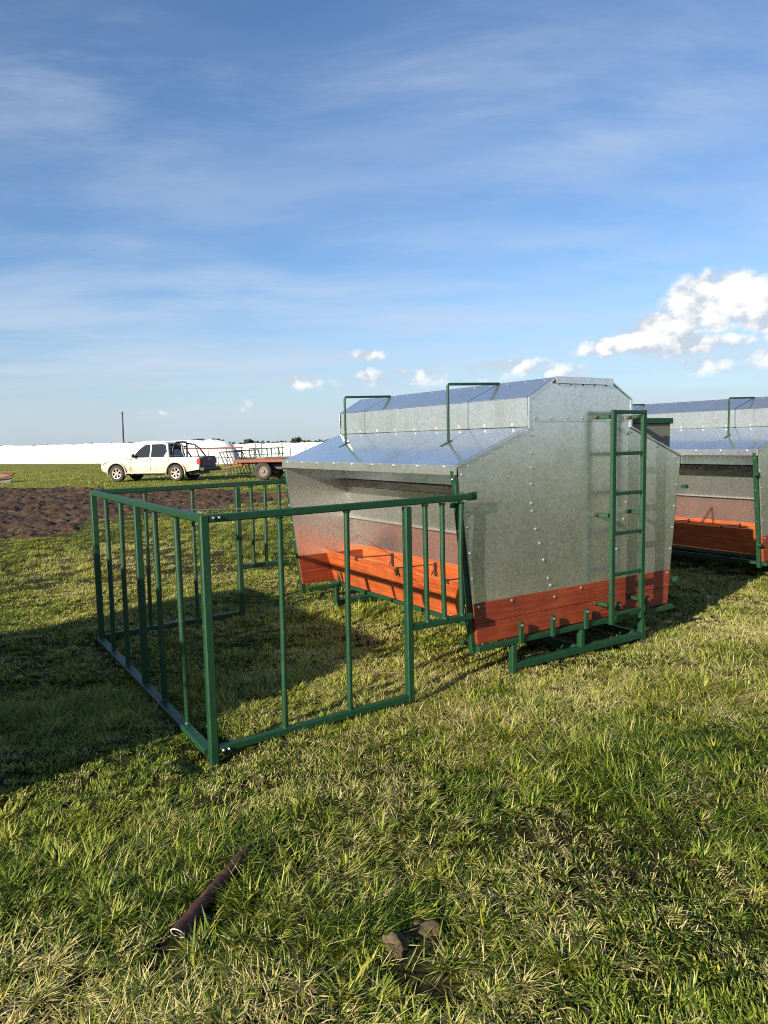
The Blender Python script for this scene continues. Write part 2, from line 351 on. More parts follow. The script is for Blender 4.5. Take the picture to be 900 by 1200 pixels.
# ------------------------------------------------------------------ value noise for terrain and scattering
_perm = rng.permutation(512)
def vnoise(x, y, seed=0):
    xi = np.floor(x).astype(int); yi = np.floor(y).astype(int); xf = x - xi; yf = y - yi
    def h(a, b): return _perm[(_perm[(a + seed * 17) % 512] + b) % 512] / 511.0
    u = xf * xf * (3 - 2 * xf); w = yf * yf * (3 - 2 * yf)
    return (h(xi, yi) * (1 - u) + h(xi + 1, yi) * u) * (1 - w) + (h(xi, yi + 1) * (1 - u) + h(xi + 1, yi + 1) * u) * w
def fbm(x, y, octs=4, seed=0, gain=0.5):
    s = 0; a = 1; t_ = 0
    for o in range(octs): s = s + a * vnoise(x * 2 ** o, y * 2 ** o, seed + o); t_ += a; a *= gain
    return s / t_
PEN_A, PEN_B = (-0.905, 3.590), (-2.372, 5.883)     # ends of the pen's front rail
def height(x, y):
    r = np.hypot(x, y); fall = np.clip(1 - r / 60, 0, 1)
    # worn shallow groove under the front rail of the pen and a hollow at its near corner post
    ax, ay, bx, by = PEN_A[0], PEN_A[1], PEN_B[0], PEN_B[1]; ex, ey = bx - ax, by - ay
    t_ = np.clip(((x - ax) * ex + (y - ay) * ey) / (ex * ex + ey * ey), 0, 1)
    d2 = (x - ax - t_ * ex) ** 2 + (y - ay - t_ * ey) ** 2
    dip = 0.045 * np.exp(-d2 / 0.045) + 0.035 * np.exp(-((x - ax) ** 2 + (y - ay) ** 2) / 0.06)
    return -dip + ((fbm(x * 0.9, y * 0.9, 3, 3) - 0.5) * 0.07 + (fbm(x * 3.6, y * 3.6, 3, 9) - 0.5) * 0.075) * fall
# outline of the trampled soil (ground coordinates)
MUD = np.array([(-30, 14.5), (-14, 12.2), (-6.9, 12.6), (-6.1, 13.3), (-5.9, 15.2), (-5.0, 17.2), (-4.2, 18.8), (-3.2, 19.6), (-2.4, 21.0), (-2.4, 23.0), (-3.0, 24.6), (-4.4, 25.8), (-7.5, 27.0), (-11.6, 28.8), (-16, 31), (-30, 36)])
def mud_sd(x, y):
    """signed distance to the outline, positive inside"""
    x = np.asarray(x, float); y = np.asarray(y, float)
    d = np.full(x.shape, 1e9); ins = np.zeros(x.shape, bool); n = len(MUD)
    for i in range(n):
        ax, ay = MUD[i]; bx, by = MUD[(i + 1) % n]; ex, ey = bx - ax, by - ay
        t_ = np.clip(((x - ax) * ex + (y - ay) * ey) / (ex * ex + ey * ey), 0, 1)
        d = np.minimum(d, np.hypot(x - ax - t_ * ex, y - ay - t_ * ey))
        c = ((ay > y) != (by > y)) & (x < (bx - ax) * (y - ay) / (by - ay + 1e-12) + ax); ins ^= c
    return np.where(ins, d, -d) + (fbm(x * 0.5, y * 0.5, 4, 21) - 0.5) * 2.6

# ------------------------------------------------------------------ ground: one sheet to the horizon
def build_ground():
    radii = np.concatenate([np.arange(0.12, 14, 0.12), np.geomspace(14, 60, 90), np.geomspace(62, 9000, 40)])
    nseg = 240; vs = [(0, 0, 0)]; th = np.arange(nseg) * 2 * math.pi / nseg
    for r in radii:
        x = r * np.sin(th); y = r * np.cos(th); z = height(x, y)
        sd_ = mud_sd(x, y); z = z - 0.10 * np.clip(sd_ / 0.8, 0, 1)
        vs += list(zip(x, y, z))
    fs = [(0, 1 + k, 1 + (k + 1) % nseg) for k in range(nseg)]
    for i in range(len(radii) - 1):
        o = 1 + i * nseg
        fs += [(o + k, o + nseg + k, o + nseg + (k + 1) % nseg, o + (k + 1) % nseg) for k in range(nseg)]
    mb = MB(); mb.v = vs; mb.f = fs
    g = mb.build('ground', 'ground', smooth=True); tag(g, kind='structure')
build_ground()
def build_mud():
    sx, sy = 0.062, 0.062
    xs = np.arange(-30, 3.6, sx); ys = np.arange(11, 36, sy)
    X, Y = np.meshgrid(xs, ys); X = X + rng.uniform(-.024, .024, X.shape); Y = Y + rng.uniform(-.024, .024, Y.shape)
    sd_ = mud_sd(X, Y)
    cl = fbm(X * 1.1, Y * 1.1, 5, 31, 0.6); rut = np.abs(fbm(X * 0.5 + 3, Y * 1.3, 3, 41) - 0.5)
    Z = height(X, Y) + (np.clip(cl - 0.45, 0, 1) ** 0.8) * 0.26 - 0.04 - np.clip(0.10 - rut, 0, 1) * 0.8 + (fbm(X * 5.5, Y * 5.5, 2, 51, 0.7) - 0.5) * 0.18
    Z = np.where(sd_ < 0.5, Z * np.clip(sd_ / 0.5, 0, 1) + height(X, Y) * 0 - 0.09 * (1 - np.clip(sd_ / 0.5, 0, 1)), Z)
    keep = sd_ > -0.25
    # only the part that can matter: a wide wedge in front of the camera
    keep &= np.abs(np.arctan2(X, Y)) < R(42)
    ny, nx = X.shape; idx = -np.ones(X.shape, int); ids = np.argwhere(keep); idx[keep] = np.arange(len(ids))
    vs = np.stack([X[keep], Y[keep], Z[keep]], 1)
    a = idx[:-1, :-1]; b_ = idx[:-1, 1:]; c_ = idx[1:, 1:]; d_ = idx[1:, :-1]
    ok = (a >= 0) & (b_ >= 0) & (c_ >= 0) & (d_ >= 0)
    fs = np.stack([a[ok], b_[ok], c_[ok], d_[ok]], 1)
    mb = MB(); mb.v = vs.tolist(); mb.f = fs.tolist()
    o = mb.build('mud_patch', 'mud', smooth=False); tag(o, kind='structure')
build_mud()

# ------------------------------------------------------------------ the feeder, local axes: x along the gable (right), y along the hopper (away), z up
FX, FY, FROT = 1.4247, 5.1611, R(90) - 1.0014
L = 2.582
uE, zE, uS, zS, zU, uR, zR, uB, zB, zO = 1.132, 1.435, 0.513, 1.668, 1.874, 0.278, 2.003, 0.987, 0.26, 0.534
def edge_u(z): return uB + (uE - uB) * (z - zB) / (zE - zB)
def gable_panel(parent, y0, y1, out):
    """end wall: lower sheet, upper sheet lapped over it, orange skirting boards, bolts; out = -1 faces the ladder side"""
    zs = 1.742
    low = [(-edge_u(zO), zO), (edge_u(zO), zO), (uE, zE), (uS, zS), (uS, zs), (-uS, zs), (-uS, zS), (-uE, zE)]
    p = MB().prism(low, y0, y1).build('end_panel', 'galv', parent, 0.002)
    yo = y0 if out < 0 else y1
    upq = [(-uS, zs - 0.03), (uS, zs - 0.03), (uS, zU), (uR, zR), (-uR, zR), (-uS, zU)]
    g = MB().prism(upq, yo, yo + out * 0.004).build('gable_sheet', 'galv', p, 0.001)
    ym0, ym1 = (y0 - 0.006, y1 + 0.006)
    zm = zB + 0.5 * (zO - zB)
    for za, zb in ((zB, zm - 0.002), (zm + 0.001, zO)):
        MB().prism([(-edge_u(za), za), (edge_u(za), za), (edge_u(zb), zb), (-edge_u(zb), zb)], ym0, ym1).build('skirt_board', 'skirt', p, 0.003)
    b = MB(); n = (0, out, 0); yb = yo
    for s in (-1, 1):
        for z in (1.62, 1.5, 1.4, 1.29, 1.16): b.bolt((s * 0.498, yb, z), n)
        for u, z in ((0.489, 1.106), (0.454, 0.98), (0.419, 0.878), (0.378, 0.758), (0.339, 0.623), (0.312, 0.57)): b.bolt((s * u + random.uniform(-.006, .006), yb, z), n)
        b.bolt((s * 0.686, yb + out * 0.006, 0.515), n); b.bolt((s * 0.98, yb + out * 0.006, 0.51), n)
        for k in range(5): b.bolt((s * (edge_u(0.7 + k * 0.17) - 0.02), yb, 0.7 + k * 0.17), n, 0.007)
        for k in range(6):
            tt = (k + 0.5) / 6; b.bolt((s * (uE - 0.03 + (uS - uE) * tt), yb, zE - 0.02 + (zS - zE) * tt), n, 0.006)
    for x in (-0.467, -0.317, -0.159, -0.004, 0.15, 0.31, 0.46): b.bolt((x, yo + out * 0.004, zs - 0.008), n)
    for x in (-0.24, -0.12, 0, 0.12, 0.24): b.bolt((x, yo + out * 0.004, zR - 0.035), n, 0.006)
    b.bolt((-0.014, yb + out * 0.006, 0.515), n); b.bolt((-0.283, yb + out * 0.006, 0.485), n)
    tag(b.build('bolt_heads', 'zinc', p), kind='stuff')
    # folded edge strips along the gable outline
    for s in (-1, 1):
        strip = MB(); pts = [(s * uE, zE), (s * uS, zS)]
        for (a, za), (c_, zc_) in (((s * (uE + 0.01), zE), (s * uS, zS + 0.004)), ((s * (uS + 0.006), zS), (s * (uS + 0.006), zU)), ((s * (uS + 0.006), zU), (s * uR, zR + 0.004))):
            strip.beam((a, yo + out * 0.002, za), (c_, yo + out * 0.002, zc_), 0.022, 0.012)
        strip.build('edge_trim', 'galv', p)
    return p
def roof_side(parent, s):
    """sheets of one long side: roof slope, hopper wall, top slope, eave lip"""
    e = 0.006
    def sheet(name, a, b_, y0, y1, th, m_='roof'):
        q = [(s * a[0], y0, a[1]), (s * b_[0], y0, b_[1]), (s * b_[0], y1, b_[1]), (s * a[0], y1, a[1])]
        if s < 0: q = q[::-1]
        return MB().slab(q, -th).build(name, m_, parent, 0.001)
    y0, y1 = 0.016, L - 0.016; n = 3; w = (y1 - y0) / n
    for k in range(n):
        lap = 0.0015 * (k % 2)
        a, b_ = y0 + k * w, y0 + (k + 1) * w - 0.0015
        sheet('roof_sheet', (uE + 0.012, zE - 0.004 + e + lap), (uS + 0.002, zS + e + lap), a, b_, 0.004)
        sheet('hopper_sheet', (uS + 0.004 + lap, zS + 0.012), (uS + 0.004 + lap, zU), a, b_, 0.004, 'galv')
        sheet('top_slope_sheet', (uS + 0.012, zU + lap), (uR - 0.004, zR + e + lap), a, b_, 0.004)
    f = MB().box(min(s * (uE + 0.008), s * (uE + 0.020)), max(s * (uE + 0.008), s * (uE + 0.020)), 0.0, L, zE - 0.058, zE + 0.004).build('eave_lip', 'galv', parent, 0.002)
    b = MB()
    for k in range(9):
        y = 0.12 + k * (L - 0.24) / 8
        b.bolt((s * (uE + 0.020), y, zE - 0.006), (s, 0, 0), 0.009); b.bolt((s * (uS + 0.008), y + 0.05, zS + 0.03), (s, 0, 0.2), 0.010)
    for k in range(14):
        b.bolt((s * (uR + 0.02), 0.08 + k * (L - 0.16) / 13, zR - 0.003), (s * .4, 0, 1), 0.006)
    tag(b.build('bolt_heads', 'zinc', f), kind='stuff')
def inner_side(parent, s):
    """hopper throat sheets and the feed trough below them"""
    y0, y1 = 0.012, L - 0.012
    def sh(name, a, b_, th, m_, par=parent):
        q = [(s * a[0], y0, a[1]), (s * b_[0], y0, b_[1]), (s * b_[0], y1, b_[1]), (s * a[0], y1, a[1])]
        return MB().slab(q if s > 0 else q[::-1], -th).build(name, m_, par, 0.001)
    sh('upper_wall_sheet', (0.500, 1.64), (0.505, 1.252), 0.004, 'galv')
    sh('feed_gate', (0.478, 1.245), (0.505, 1.182), 0.004, 'galv')
    sh('middle_wall_sheet', (0.476, 1.172), (0.425, 0.868), 0.004, 'galv')
    ed = sh('folded_edge', (0.432, 0.872), (0.452, 0.862), 0.004, 'zinc')
    sh('lower_wall_sheet', (0.408, 0.858), (0.314, 0.565), 0.004, 'galv')
    t = sh('trough_floor', (0.30, 0.262), (0.63, 0.262), 0.012, 'orange')
    t.name = 'trough_floor'
    sh('trough_back', (0.318, 0.572), (0.300, 0.27), 0.016, 'orange', t)
    zf = 0.27
    for k in range(2):
        za, zb = zf + k * 0.142, zf + (k + 1) * 0.142 - 0.002
        ua, ub = 0.640 + (za - zf) * 0.30, 0.640 + (zb - zf) * 0.30
        sh('trough_lip_board', (ub, zb), (ua, za), 0.022, 'orange', t)
    for v in (2.0, 1.33, 0.66):
        r = MB().tube([(s * 0.335, v, 0.545), (s * 0.735, v - 0.02, 0.562)], 0.0062, 8).beam((s * 0.335, v, 0.56), (s * 0.325, v, 0.35), 0.028, 0.012).beam((s * 0.738, v - .02, 0.570), (s * 0.734, v - .02, 0.535), 0.018, 0.010)
        r.build('tie_rod', 'dark_steel', t)
    MB().beam((s * 0.750, 1.31, 0.555), (s * 0.735, 1.31, 0.50), 0.03, 0.01).build('lip_clip', 'green', t)
    MB().beam((s * 0.66, 0, 0.246), (s * 0.66, L, 0.246), 0.035, 0.03).build('trough_bearer', 'green', t)
def roof_handle(parent, s, v):
    u0 = 0.77; z0 = zE + (uE - u0) * (zS - zE) / (uE - uS) + 0.006
    h = MB().tube([(s * (u0 + .02), v + 0.0, z0), (s * u0, v, z0 + 0.015), (s * u0, v, 1.985), (s * (u0 - .012), v, 1.998), (s * 0.285, v, 2.012)], 0.0105, 8).build('roof_handle', 'green', parent, smooth=True)
    MB().beam((s * (u0 + 0.07), v, z0 - 0.022), (s * (u0 - 0.03), v, z0 + 0.018), 0.03, 0.006).build('foot_plate', 'green', h)
    MB().beam((s * 0.30, v, 2.006), (s * 0.25, v, 2.012), 0.03, 0.008).build('ridge_clip', 'green', h)
def make_feeder():
    F = empty('creep_feeder')
    gable_panel(F, 0.0, 0.012, -1)
    gable_panel(F, L - 0.012, L, 1)
    for s in (-1, 1):
        roof_side(F, s); inner_side(F, s)
        # corner posts follow the slanting panel edge and run down to the frame
        for y, o_, du in ((0.036, -1, 0.006), (L + 0.024, 1, -0.022)):
            k = MB().beam((s * (uE + du - 0.004), y, zE - 0.03), (s * (uB + du), y, zB - 0.06), 0.044, 0.040, upd=(0, 1, 0)).build('corner_post', 'green', F)
            b = MB()
            for j in range(7):
                z = zB + 0.1 + j * 0.165; b.bolt((s * (edge_u(z) + du + 0.022), y, z), (s, 0, 0), 0.007, 0.006)
            tag(b.build('bolt_heads', 'zinc', k), kind='stuff')
        roof_handle(F, s, 0.56); roof_handle(F, s, 2.05)
    # ridge cap
    rc = MB().prism([(-uR - 0.02, zR - 0.004), (-uR, zR + 0.012), (0, zR + 0.020), (uR, zR + 0.012), (uR + 0.02, zR - 0.004), (uR, zR + 0.001), (0, zR + 0.008), (-uR, zR + 0.001)], -0.02, L + 0.02).build('ridge_cap', 'roof', F)
    MB().box(-uR - 0.012, uR + 0.012, -0.026, -0.0205, zR - 0.030, zR + 0.016).build('cap_fold', 'galv', rc)
    MB().box(-uR - 0.012, uR + 0.012, L + 0.0205, L + 0.026, zR - 0.030, zR + 0.016).build('cap_fold', 'galv', rc)
    # ladder bolted on the near gable
    lad = MB().beam((0.19, -0.115, 0.235), (0.19, -0.115, 1.79), 0.042, 0.028, upd=(0, 1, 0)).build('ladder_rail', 'green', F)
    lad2 = MB().beam((0.522, -0.115, 0.235), (0.522, -0.115, 1.79), 0.042, 0.028, upd=(0, 1, 0)).build('ladder_rail', 'green', F)
    for z in (1.775, 1.478, 1.19, 0.90, 0.60, 0.305):
        MB().beam((0.211, -0.115, z), (0.501, -0.115, z), 0.026, 0.026).build('ladder_rung', 'green', F)
    for x, r_ in ((0.165, lad), (0.522, lad2)):
        for z in (1.742, 1.035, 0.378):
            MB().beam((x, -0.002, z), (x + (0.008 if r_ is lad else 0), -0.10, z), 0.036, 0.028).build('ladder_bracket', 'green', r_)
            tag(MB().bolt((x - 0.028, -0.006, z), (0, -1, 0), 0.014, 0.012).build('bracket_bolt', 'dark_steel', r_))
    # open filling lid standing on the far roof slope beside the near gable
    lid = MB().prism([(0.53, 1.665), (1.06, 1.468), (1.06, 1.70), (0.53, 1.70)], 0.05, 0.056).build('filling_lid', 'dull_galv', F, 0.001)
    MB().beam((0.545, 0.048, 1.716), (1.075, 0.048, 1.716), 0.03, 0.044).build('lid_rail', 'green', lid)
    # base frame: bearer angle under each gable, tabs, legs and skid runners
    for y, o_ in ((-0.03, -1), (L - 0.16, 1)):
        br = MB().beam((-uB - 0.02, y, 0.240), (uB + 0.02, y, 0.240), 0.04, 0.036).build('base_bearer', 'green', F)
        for x in (-0.651, -0.35, -0.014, 0.33, 0.66):
            tb = MB().beam((x, y + o_ * 0.028, 0.225), (x, y + o_ * 0.028, 0.372), 0.034, 0.022, upd=(0, 1, 0)).build('base_tab', 'green', br)
            tag(MB().bolt((x, y + o_ * 0.039, 0.35), (0, o_, 0), 0.009, 0.008).build('tab_bolts', 'zinc', br), kind='stuff')
        for x in (-0.70, -0.04, 0.636):
            MB().beam((x, y, 0.222), (x, y, 0.02), 0.045, 0.045, upd=(0, 1, 0)).build('frame_leg', 'green', F)
        MB().beam((-0.70, y, 0.068), (0.66, y, 0.068), 0.05, 0.05).build('cross_beam', 'green', F)
        MB().box(0.58, 0.74, y - 0.06, y + 0.06, 0.012, 0.024).build('foot_plate', 'dark_steel', F)
    for x in (0.0, 0.66):
        MB().beam((x, 0.0, 0.05), (x, L - .2, 0.05), 0.05, 0.06).build('skid_runner', 'green', F)
    for s in (-1, 1):
        MB().beam((s * (uB - 0.02), -0.01, 0.236), (s * (uB - 0.02), 0.18, 0.236), 0.03, 0.03).build('corner_gusset', 'green', F)
    # small pen hinge lugs on the corner posts
    for z in (0.45, 1.19):
        for s in (-1, 1):
            MB().beam((s * (edge_u(z) + 0.05), -0.012, z), (s * (edge_u(z) + 0.09), -0.012, z), 0.045, 0.03).build('hinge_lug', 'green', F)
    return F
feeder = make_feeder()
tag(feeder, 'galvanised calf feeder with orange trough and green ladder on its gable, behind the railed pen', 'feeder', 'calf feeders in a row')
feeder.location = (FX, FY, 0); feeder.rotation_euler = (0, 0, FROT)
def place_local(u, v):    # u to the left of the gable centre, v away
    return (FX - u * math.cos(FROT) - v * math.sin(FROT), FY - u * math.sin(FROT) + v * math.cos(FROT), 0)
f2 = copy_tree(feeder); f2.location = place_local(-4.38, 0.58)
tag(f2, 'galvanised calf feeder cut off by the right edge of the photo', 'feeder', 'calf feeders in a row')
f3 = copy_tree(feeder); f3.location = place_local(6.35, -0.40)
tag(f3, 'galvanised calf feeder outside the left edge, seen only by its long shadow on the grass', 'feeder', 'calf feeders in a row')

# ------------------------------------------------------------------ creep pen of green tube, same local axes
def make_pen():
    P = empty('creep_pen', label='green tubular steel pen with vertical bars in front of the feeder trough', cat='pen')
    X0 = -2.81; YN, YF = -0.068, L + 0.068; XP = -1.575; ZT = 1.232; XE = -1.085
    lean = 0.0
    def rail(n, a, b_, w=0.04, h=0.04): return MB().beam(a, b_, w, h).build(n, 'green', P)
    def bar(n, x, y, z0, z1, w=0.032, rnd=True):
        jx, jy = random.uniform(-.006, .006), random.uniform(-.006, .006)
        mb = MB()
        if rnd:
            mb.tube([(x + jx, y + jy, z0), (x + jy * 1.2, y - jx * 1.2, (z0 + z1) / 2), (x - jx, y - jy, z1)], w / 2, 12)
            mb.tube([(x + jx, y + jy, z0 - 0.004), (x + jx, y + jy, z0 + 0.004), (x + jx, y + jy, z0 + 0.010)], [w / 2 + 0.007, w / 2 + 0.005, w / 2 + 0.001], 9)
            mb.tube([(x - jx, y - jy, z1 - 0.010), (x - jx, y - jy, z1 - 0.004), (x - jx, y - jy, z1 + 0.003)], [w / 2 + 0.001, w / 2 + 0.005, w / 2 + 0.007], 9)
        else: mb.beam((x, y, z0), (x, y, z1), w, w, upd=(0, 1, 0))
        return mb.build(n, 'green', P, smooth=False)
    # near and far sides
    for y, nm in ((YN, 'near'), (YF, 'far')):
        zb = 0.030
        rail('top_rail', (X0 + 0.02, y, ZT), (XE - 0.005, y, ZT + 0.012))
        rail('bottom_rail', (X0 + 0.02, y, zb), (XP, y, zb + 0.022))
        rail('raised_rail', (XP + 0.02, y, 0.480), (XE - 0.01, y, 0.482))
        bar('post', XP, y, zb + 0.0, ZT - 0.02, 0.046, False)
        for x in (-2.40, -1.99): bar('bar', x, y, zb + 0.02, ZT - 0.018)
        for x in (-1.44, -1.308, -1.165): bar('bar', x, y, 0.50, ZT - 0.018)
        k = rail('pin_plate', (XE - 0.02, y, ZT + 0.012), (XE + 0.045, y, ZT + 0.016), 0.012, 0.05)
    # front side
    bar('corner_post', X0, YN, -0.07, ZT + 0.018, 0.046, False)
    bar('corner_post', X0, YF, -0.05, ZT + 0.018, 0.046, False)
    rail('top_rail', (X0, YN + 0.026, ZT), (X0, YF - 0.023, ZT))
    rail('bottom_rail', (X0 - 0.012, YN + 0.026, 0.018), (X0 - 0.012, YF - 0.023, 0.018), 0.058, 0.03)
    for v, th in ((2.19, .036), (1.72, .036), (1.25, .044), (0.82, .036), (0.375, .036)): bar('bar', X0, v, 0.03, ZT - 0.018, th, th < .04)
    b = MB()
    for z in (ZT + 0.004, 0.03):
        for dx in (0.045, 0.075):
            b.bolt((X0 + dx, YN - 0.022, z), (0, -1, 0), 0.0075, 0.012)
    tag(b.build('corner_bolts', 'zinc', P), kind='stuff')
    MB().tube([(X0 + 0.02, 0.32, ZT + 0.016), (-2.3, 0.8, 1.19), (-1.7, 1.7, 1.10), (-1.09, L - 0.01, 1.015)], 0.0032, 6).build('tie_wire', 'wire', P)
    MB().tube([(X0 - 0.02, 0.81, 0.02), (X0 - 0.06, 0.78, 0.10), (X0 - 0.03, 0.80, 0.16), (X0 + 0.03, 0.86, 0.20), (X0 - 0.01, 0.83, 0.12), (X0 - 0.09, 0.70, -0.0)], 0.0028, 5).build('loose_twine', 'grey_wood', P)
    return P
pen = make_pen(); pen.location = (FX, FY, 0); pen.rotation_euler = (0, 0, FROT)

# ------------------------------------------------------------------ rusty pipe and clods in the foreground grass
def make_pipe():
    a = Vector((-0.690, 2.172, 0.045)); d = (Vector((-0.565, 2.66, 0.022)) - a); n = 20
    o = empty('rusty_pipe', a, label='short rusty brown pipe lying in the grass, open end towards the viewer', cat='pipe')
    dn = d.normalized(); sx_ = dn.cross(Vector((0, 0, 1))).normalized(); sz = sx_.cross(dn)
    def ring(t_, r, cut=0.0): return [dn * (t_ - cut * math.sin(2 * math.pi * k / n)) + sx_ * r * math.cos(2 * math.pi * k / n) + sz * r * math.sin(2 * math.pi * k / n) for k in range(n)]
    ts = [0, 0.12, 0.24, 0.36, d.length]; ro, ri = 0.0245, 0.020
    vs = []
    for i, t_ in enumerate(ts): vs += [v + Vector((0, 0, math.sin(i * 1.7) * 0.002)) for v in ring(t_, ro * (1 - 0.03 * (i % 2)), 0.014 if i == 0 else 0)]
    fs = [(i * n + k, i * n + (k + 1) % n, (i + 1) * n + (k + 1) % n, (i + 1) * n + k) for i in range(4) for k in range(n)]
    outer = MB().add(vs, fs).build('pipe_wall', 'rust', o, smooth=True)
    vi = []
    for i, t_ in enumerate(ts): vi += ring(t_, ri, 0.014 if i == 0 else 0)
    MB().add(vi, [tuple(reversed(q)) for q in fs]).build('pipe_bore', 'dark_steel', o, smooth=True)
    r0 = ring(-0.0008, ro, 0.014); r1 = ring(-0.0008, ri, 0.014)
    MB().add(r0 + r1, [(k, (k + 1) % n, n + (k + 1) % n, n + k) for k in range(n)]).build('cut_rim', 'cut_steel', o)
make_pipe()
def clod(loc, r, label, seed):
    bm = bmesh.new(); bmesh.ops.create_icosphere(bm, subdivisions=4, radius=1)
    rr = random.Random(seed); ph = [rr.uniform(0, 6) for _ in range(9)]
    for v in bm.verts:
        c = v.co
        k = 1 + 0.22 * math.sin(3 * c.x + ph[0]) * math.sin(4 * c.y + ph[1]) + 0.14 * math.sin(8 * c.z + 5 * c.x + ph[2]) + 0.09 * math.sin(13 * c.y + ph[3]) * math.sin(11 * c.x + ph[4]) + 0.06 * math.sin(23 * c.z + ph[5]) * math.sin(19 * c.x + ph[6])
        v.co = Vector((c.x * r[0], c.y * r[1], c.z * r[2])) * k
    me = bpy.data.meshes.new('soil_clod'); bm.to_mesh(me); bm.free(); me.materials.append(M['clod'])
    me.polygons.foreach_set('use_smooth', [True] * len(me.polygons))
    o = bpy.data.objects.new('soil_clod', me); C.objects.link(o); o.location = loc; tag(o, label, 'soil clod', 'clods in the foreground grass')
clod((0.008, 2.11, 0.026), (0.036, 0.031, 0.050), 'upright brown lump of dry soil in the foreground grass', 3)
clod((0.105, 2.20, 0.016), (0.054, 0.034, 0.024), 'flatter brown lump of dry soil to the right of the upright one', 5)

# ------------------------------------------------------------------ pickup truck, local axes: x forward, y left, z up
def make_truck():
    Tk = empty('pickup_truck', label='dusty white double-cab pickup with black sports bar parked on the grass', cat='pickup truck')
    fa, ra, wr = 1.72, -1.36, 0.385
    def arch(cx, r, n=12): return [(cx + r * math.cos(math.pi * k / n), 0.42 + max(0.0, r * math.sin(math.pi * k / n) - 0.03)) for k in range(n, -1, -1)]
    def arch_f(cx, r, n=12):     # left to right seen from +x... returned rear -> front
        return [(cx + r * math.cos(math.pi - math.pi * k / n), 0.42 + max(0.0, r * math.sin(math.pi * k / n) - 0.03)) for k in range(n + 1)]
    low = [(-2.56, 0.52)] + arch_f(ra, 0.47) + arch_f(fa, 0.47) + [(2.42, 0.44), (2.60, 0.50)]
    top = [(2.66, 0.66), (2.62, 0.86), (2.50, 0.99), (2.20, 1.055), (1.55, 1.115), (0.98, 1.15), (0.90, 1.10), (-1.02, 1.10), (-1.04, 1.085), (-2.56, 1.085), (-2.60, 1.0)]
    poly = low + top
    # three side layers give the flanks their curve
    hw = [(0.915, 0.0), (0.80, 1.0)]
    n = len(poly); vs = []
    def yw(x, z):
        w = 0.90
        w -= 0.10 * max(0, (z - 0.85)) / 0.3 * 0.5
        w -= 0.04 * max(0, (0.75 - z)) / 0.3
        if x > 1.9: w -= 0.16 * ((x - 1.9) / 0.76) ** 2
        return w
    for s in (-1, 1): vs += [(x, s * yw(x, z), z) for x, z in poly]
    fs = [(i, (i + 1) % n, n + (i + 1) % n, n + i) for i in range(n)] + [tuple(range(n - 1, -1, -1)), tuple(range(n, 2 * n))]
    body = MB().add(vs, fs).build('body', 'truck_white', Tk, 0.045, segs=3)
    # shoulder crease and sill, door gaps
    for s in (-1, 1):
        for x in (0.98, -0.06, -1.01):
            MB().beam((x, s * 0.899, 0.50), (x - 0.01, s * 0.868, 1.08), 0.010, 0.012).build('door_gap', 'black', body)
        for x in (0.12, -0.90):
            MB().beam((x, s * 0.893, 0.93), (x + 0.16, s * 0.893, 0.93), 0.02, 0.03).build('door_handle', 'truck_white', body)
        MB().beam((-0.85, s * 0.93, 0.40), (1.18, s * 0.93, 0.40), 0.12, 0.05).build('side_step', 'rim', Tk, 0.01)
    # cab
    bl = [(1.00, 1.09), (-1.02, 1.09)]; 
    prof = [(1.02, 1.10, 0.84), (0.62, 1.45, 0.745), (0.22, 1.745, 0.655), (-0.15, 1.80, 0.64), (-0.62, 1.79, 0.64), (-0.90, 1.745, 0.65), (-1.03, 1.10, 0.84)]
    v = []; k = len(prof)
    for s in (-1, 1): v += [(x, s * w, z) for x, z, w in prof]
    f = [(i, (i + 1) % k, k + (i + 1) % k, k + i) for i in range(k)] + [tuple(range(k - 1, -1, -1)), tuple(range(k, 2 * k))]
    cab = MB().add(v, f).build('cab', 'truck_white', Tk, 0.05, segs=3)
    def side_w(z): return 0.84 - (z - 1.10) * (0.84 - 0.65) / 0.65
    for s in (-1, 1):
        for poly2 in ([(0.88, 1.12), (-0.02, 1.12), (-0.02, 1.71), (0.22, 1.70), (0.56, 1.47)], [(-0.08, 1.12), (-0.74, 1.12), (-0.90, 1.36), (-0.80, 1.67), (-0.66, 1.71), (-0.08, 1.71)]):
            o1 = [(x, s * (side_w(z) + 0.010), z) for x, z in poly2]; o2 = [(x, s * (side_w(z) - 0.03), z) for x, z in poly2]; q = len(o1)
            MB().add(o1 + o2, [tuple(range(q)), tuple(range(2 * q - 1, q - 1, -1))] + [(i, (i + 1) % q, q + (i + 1) % q, q + i) for i in range(q)]).build('side_window', 'glass', cab, 0.004)
        MB().add([(0.72, s * 0.93, 1.10), (0.72, s * 1.06, 1.10), (0.72, s * 1.06, 1.28), (0.72, s * 0.93, 1.28), (0.82, s * 0.95, 1.13), (0.82, s * 1.03, 1.13), (0.82, s * 1.03, 1.25), (0.82, s * 0.95, 1.25)],
                 [(0, 1, 2, 3), (7, 6, 5, 4), (0, 4, 5, 1), (1, 5, 6, 2), (2, 6, 7, 3), (3, 7, 4, 0)]).beam((0.75, s * 0.83, 1.14), (0.76, s * 0.96, 1.16), 0.05, 0.05).build('wing_mirror', 'black', Tk, 0.012)
    MB().slab([(1.00, -0.70, 1.16), (1.00, 0.70, 1.16), (0.29, 0.57, 1.715), (0.29, -0.57, 1.715)], 0.022).build('windscreen', 'glass', cab)
    MB().slab([(-1.046, 0.68, 1.20), (-1.046, -0.68, 1.20), (-0.935, -0.56, 1.69), (-0.935, 0.56, 1.69)], 0.02).build('rear_window', 'glass', cab)
    # bed: cover, tailgate, bumper, lights
    MB().box(-2.54, -1.06, -0.74, 0.74, 1.078, 1.10).build('bed_cover', 'black', Tk, 0.008)
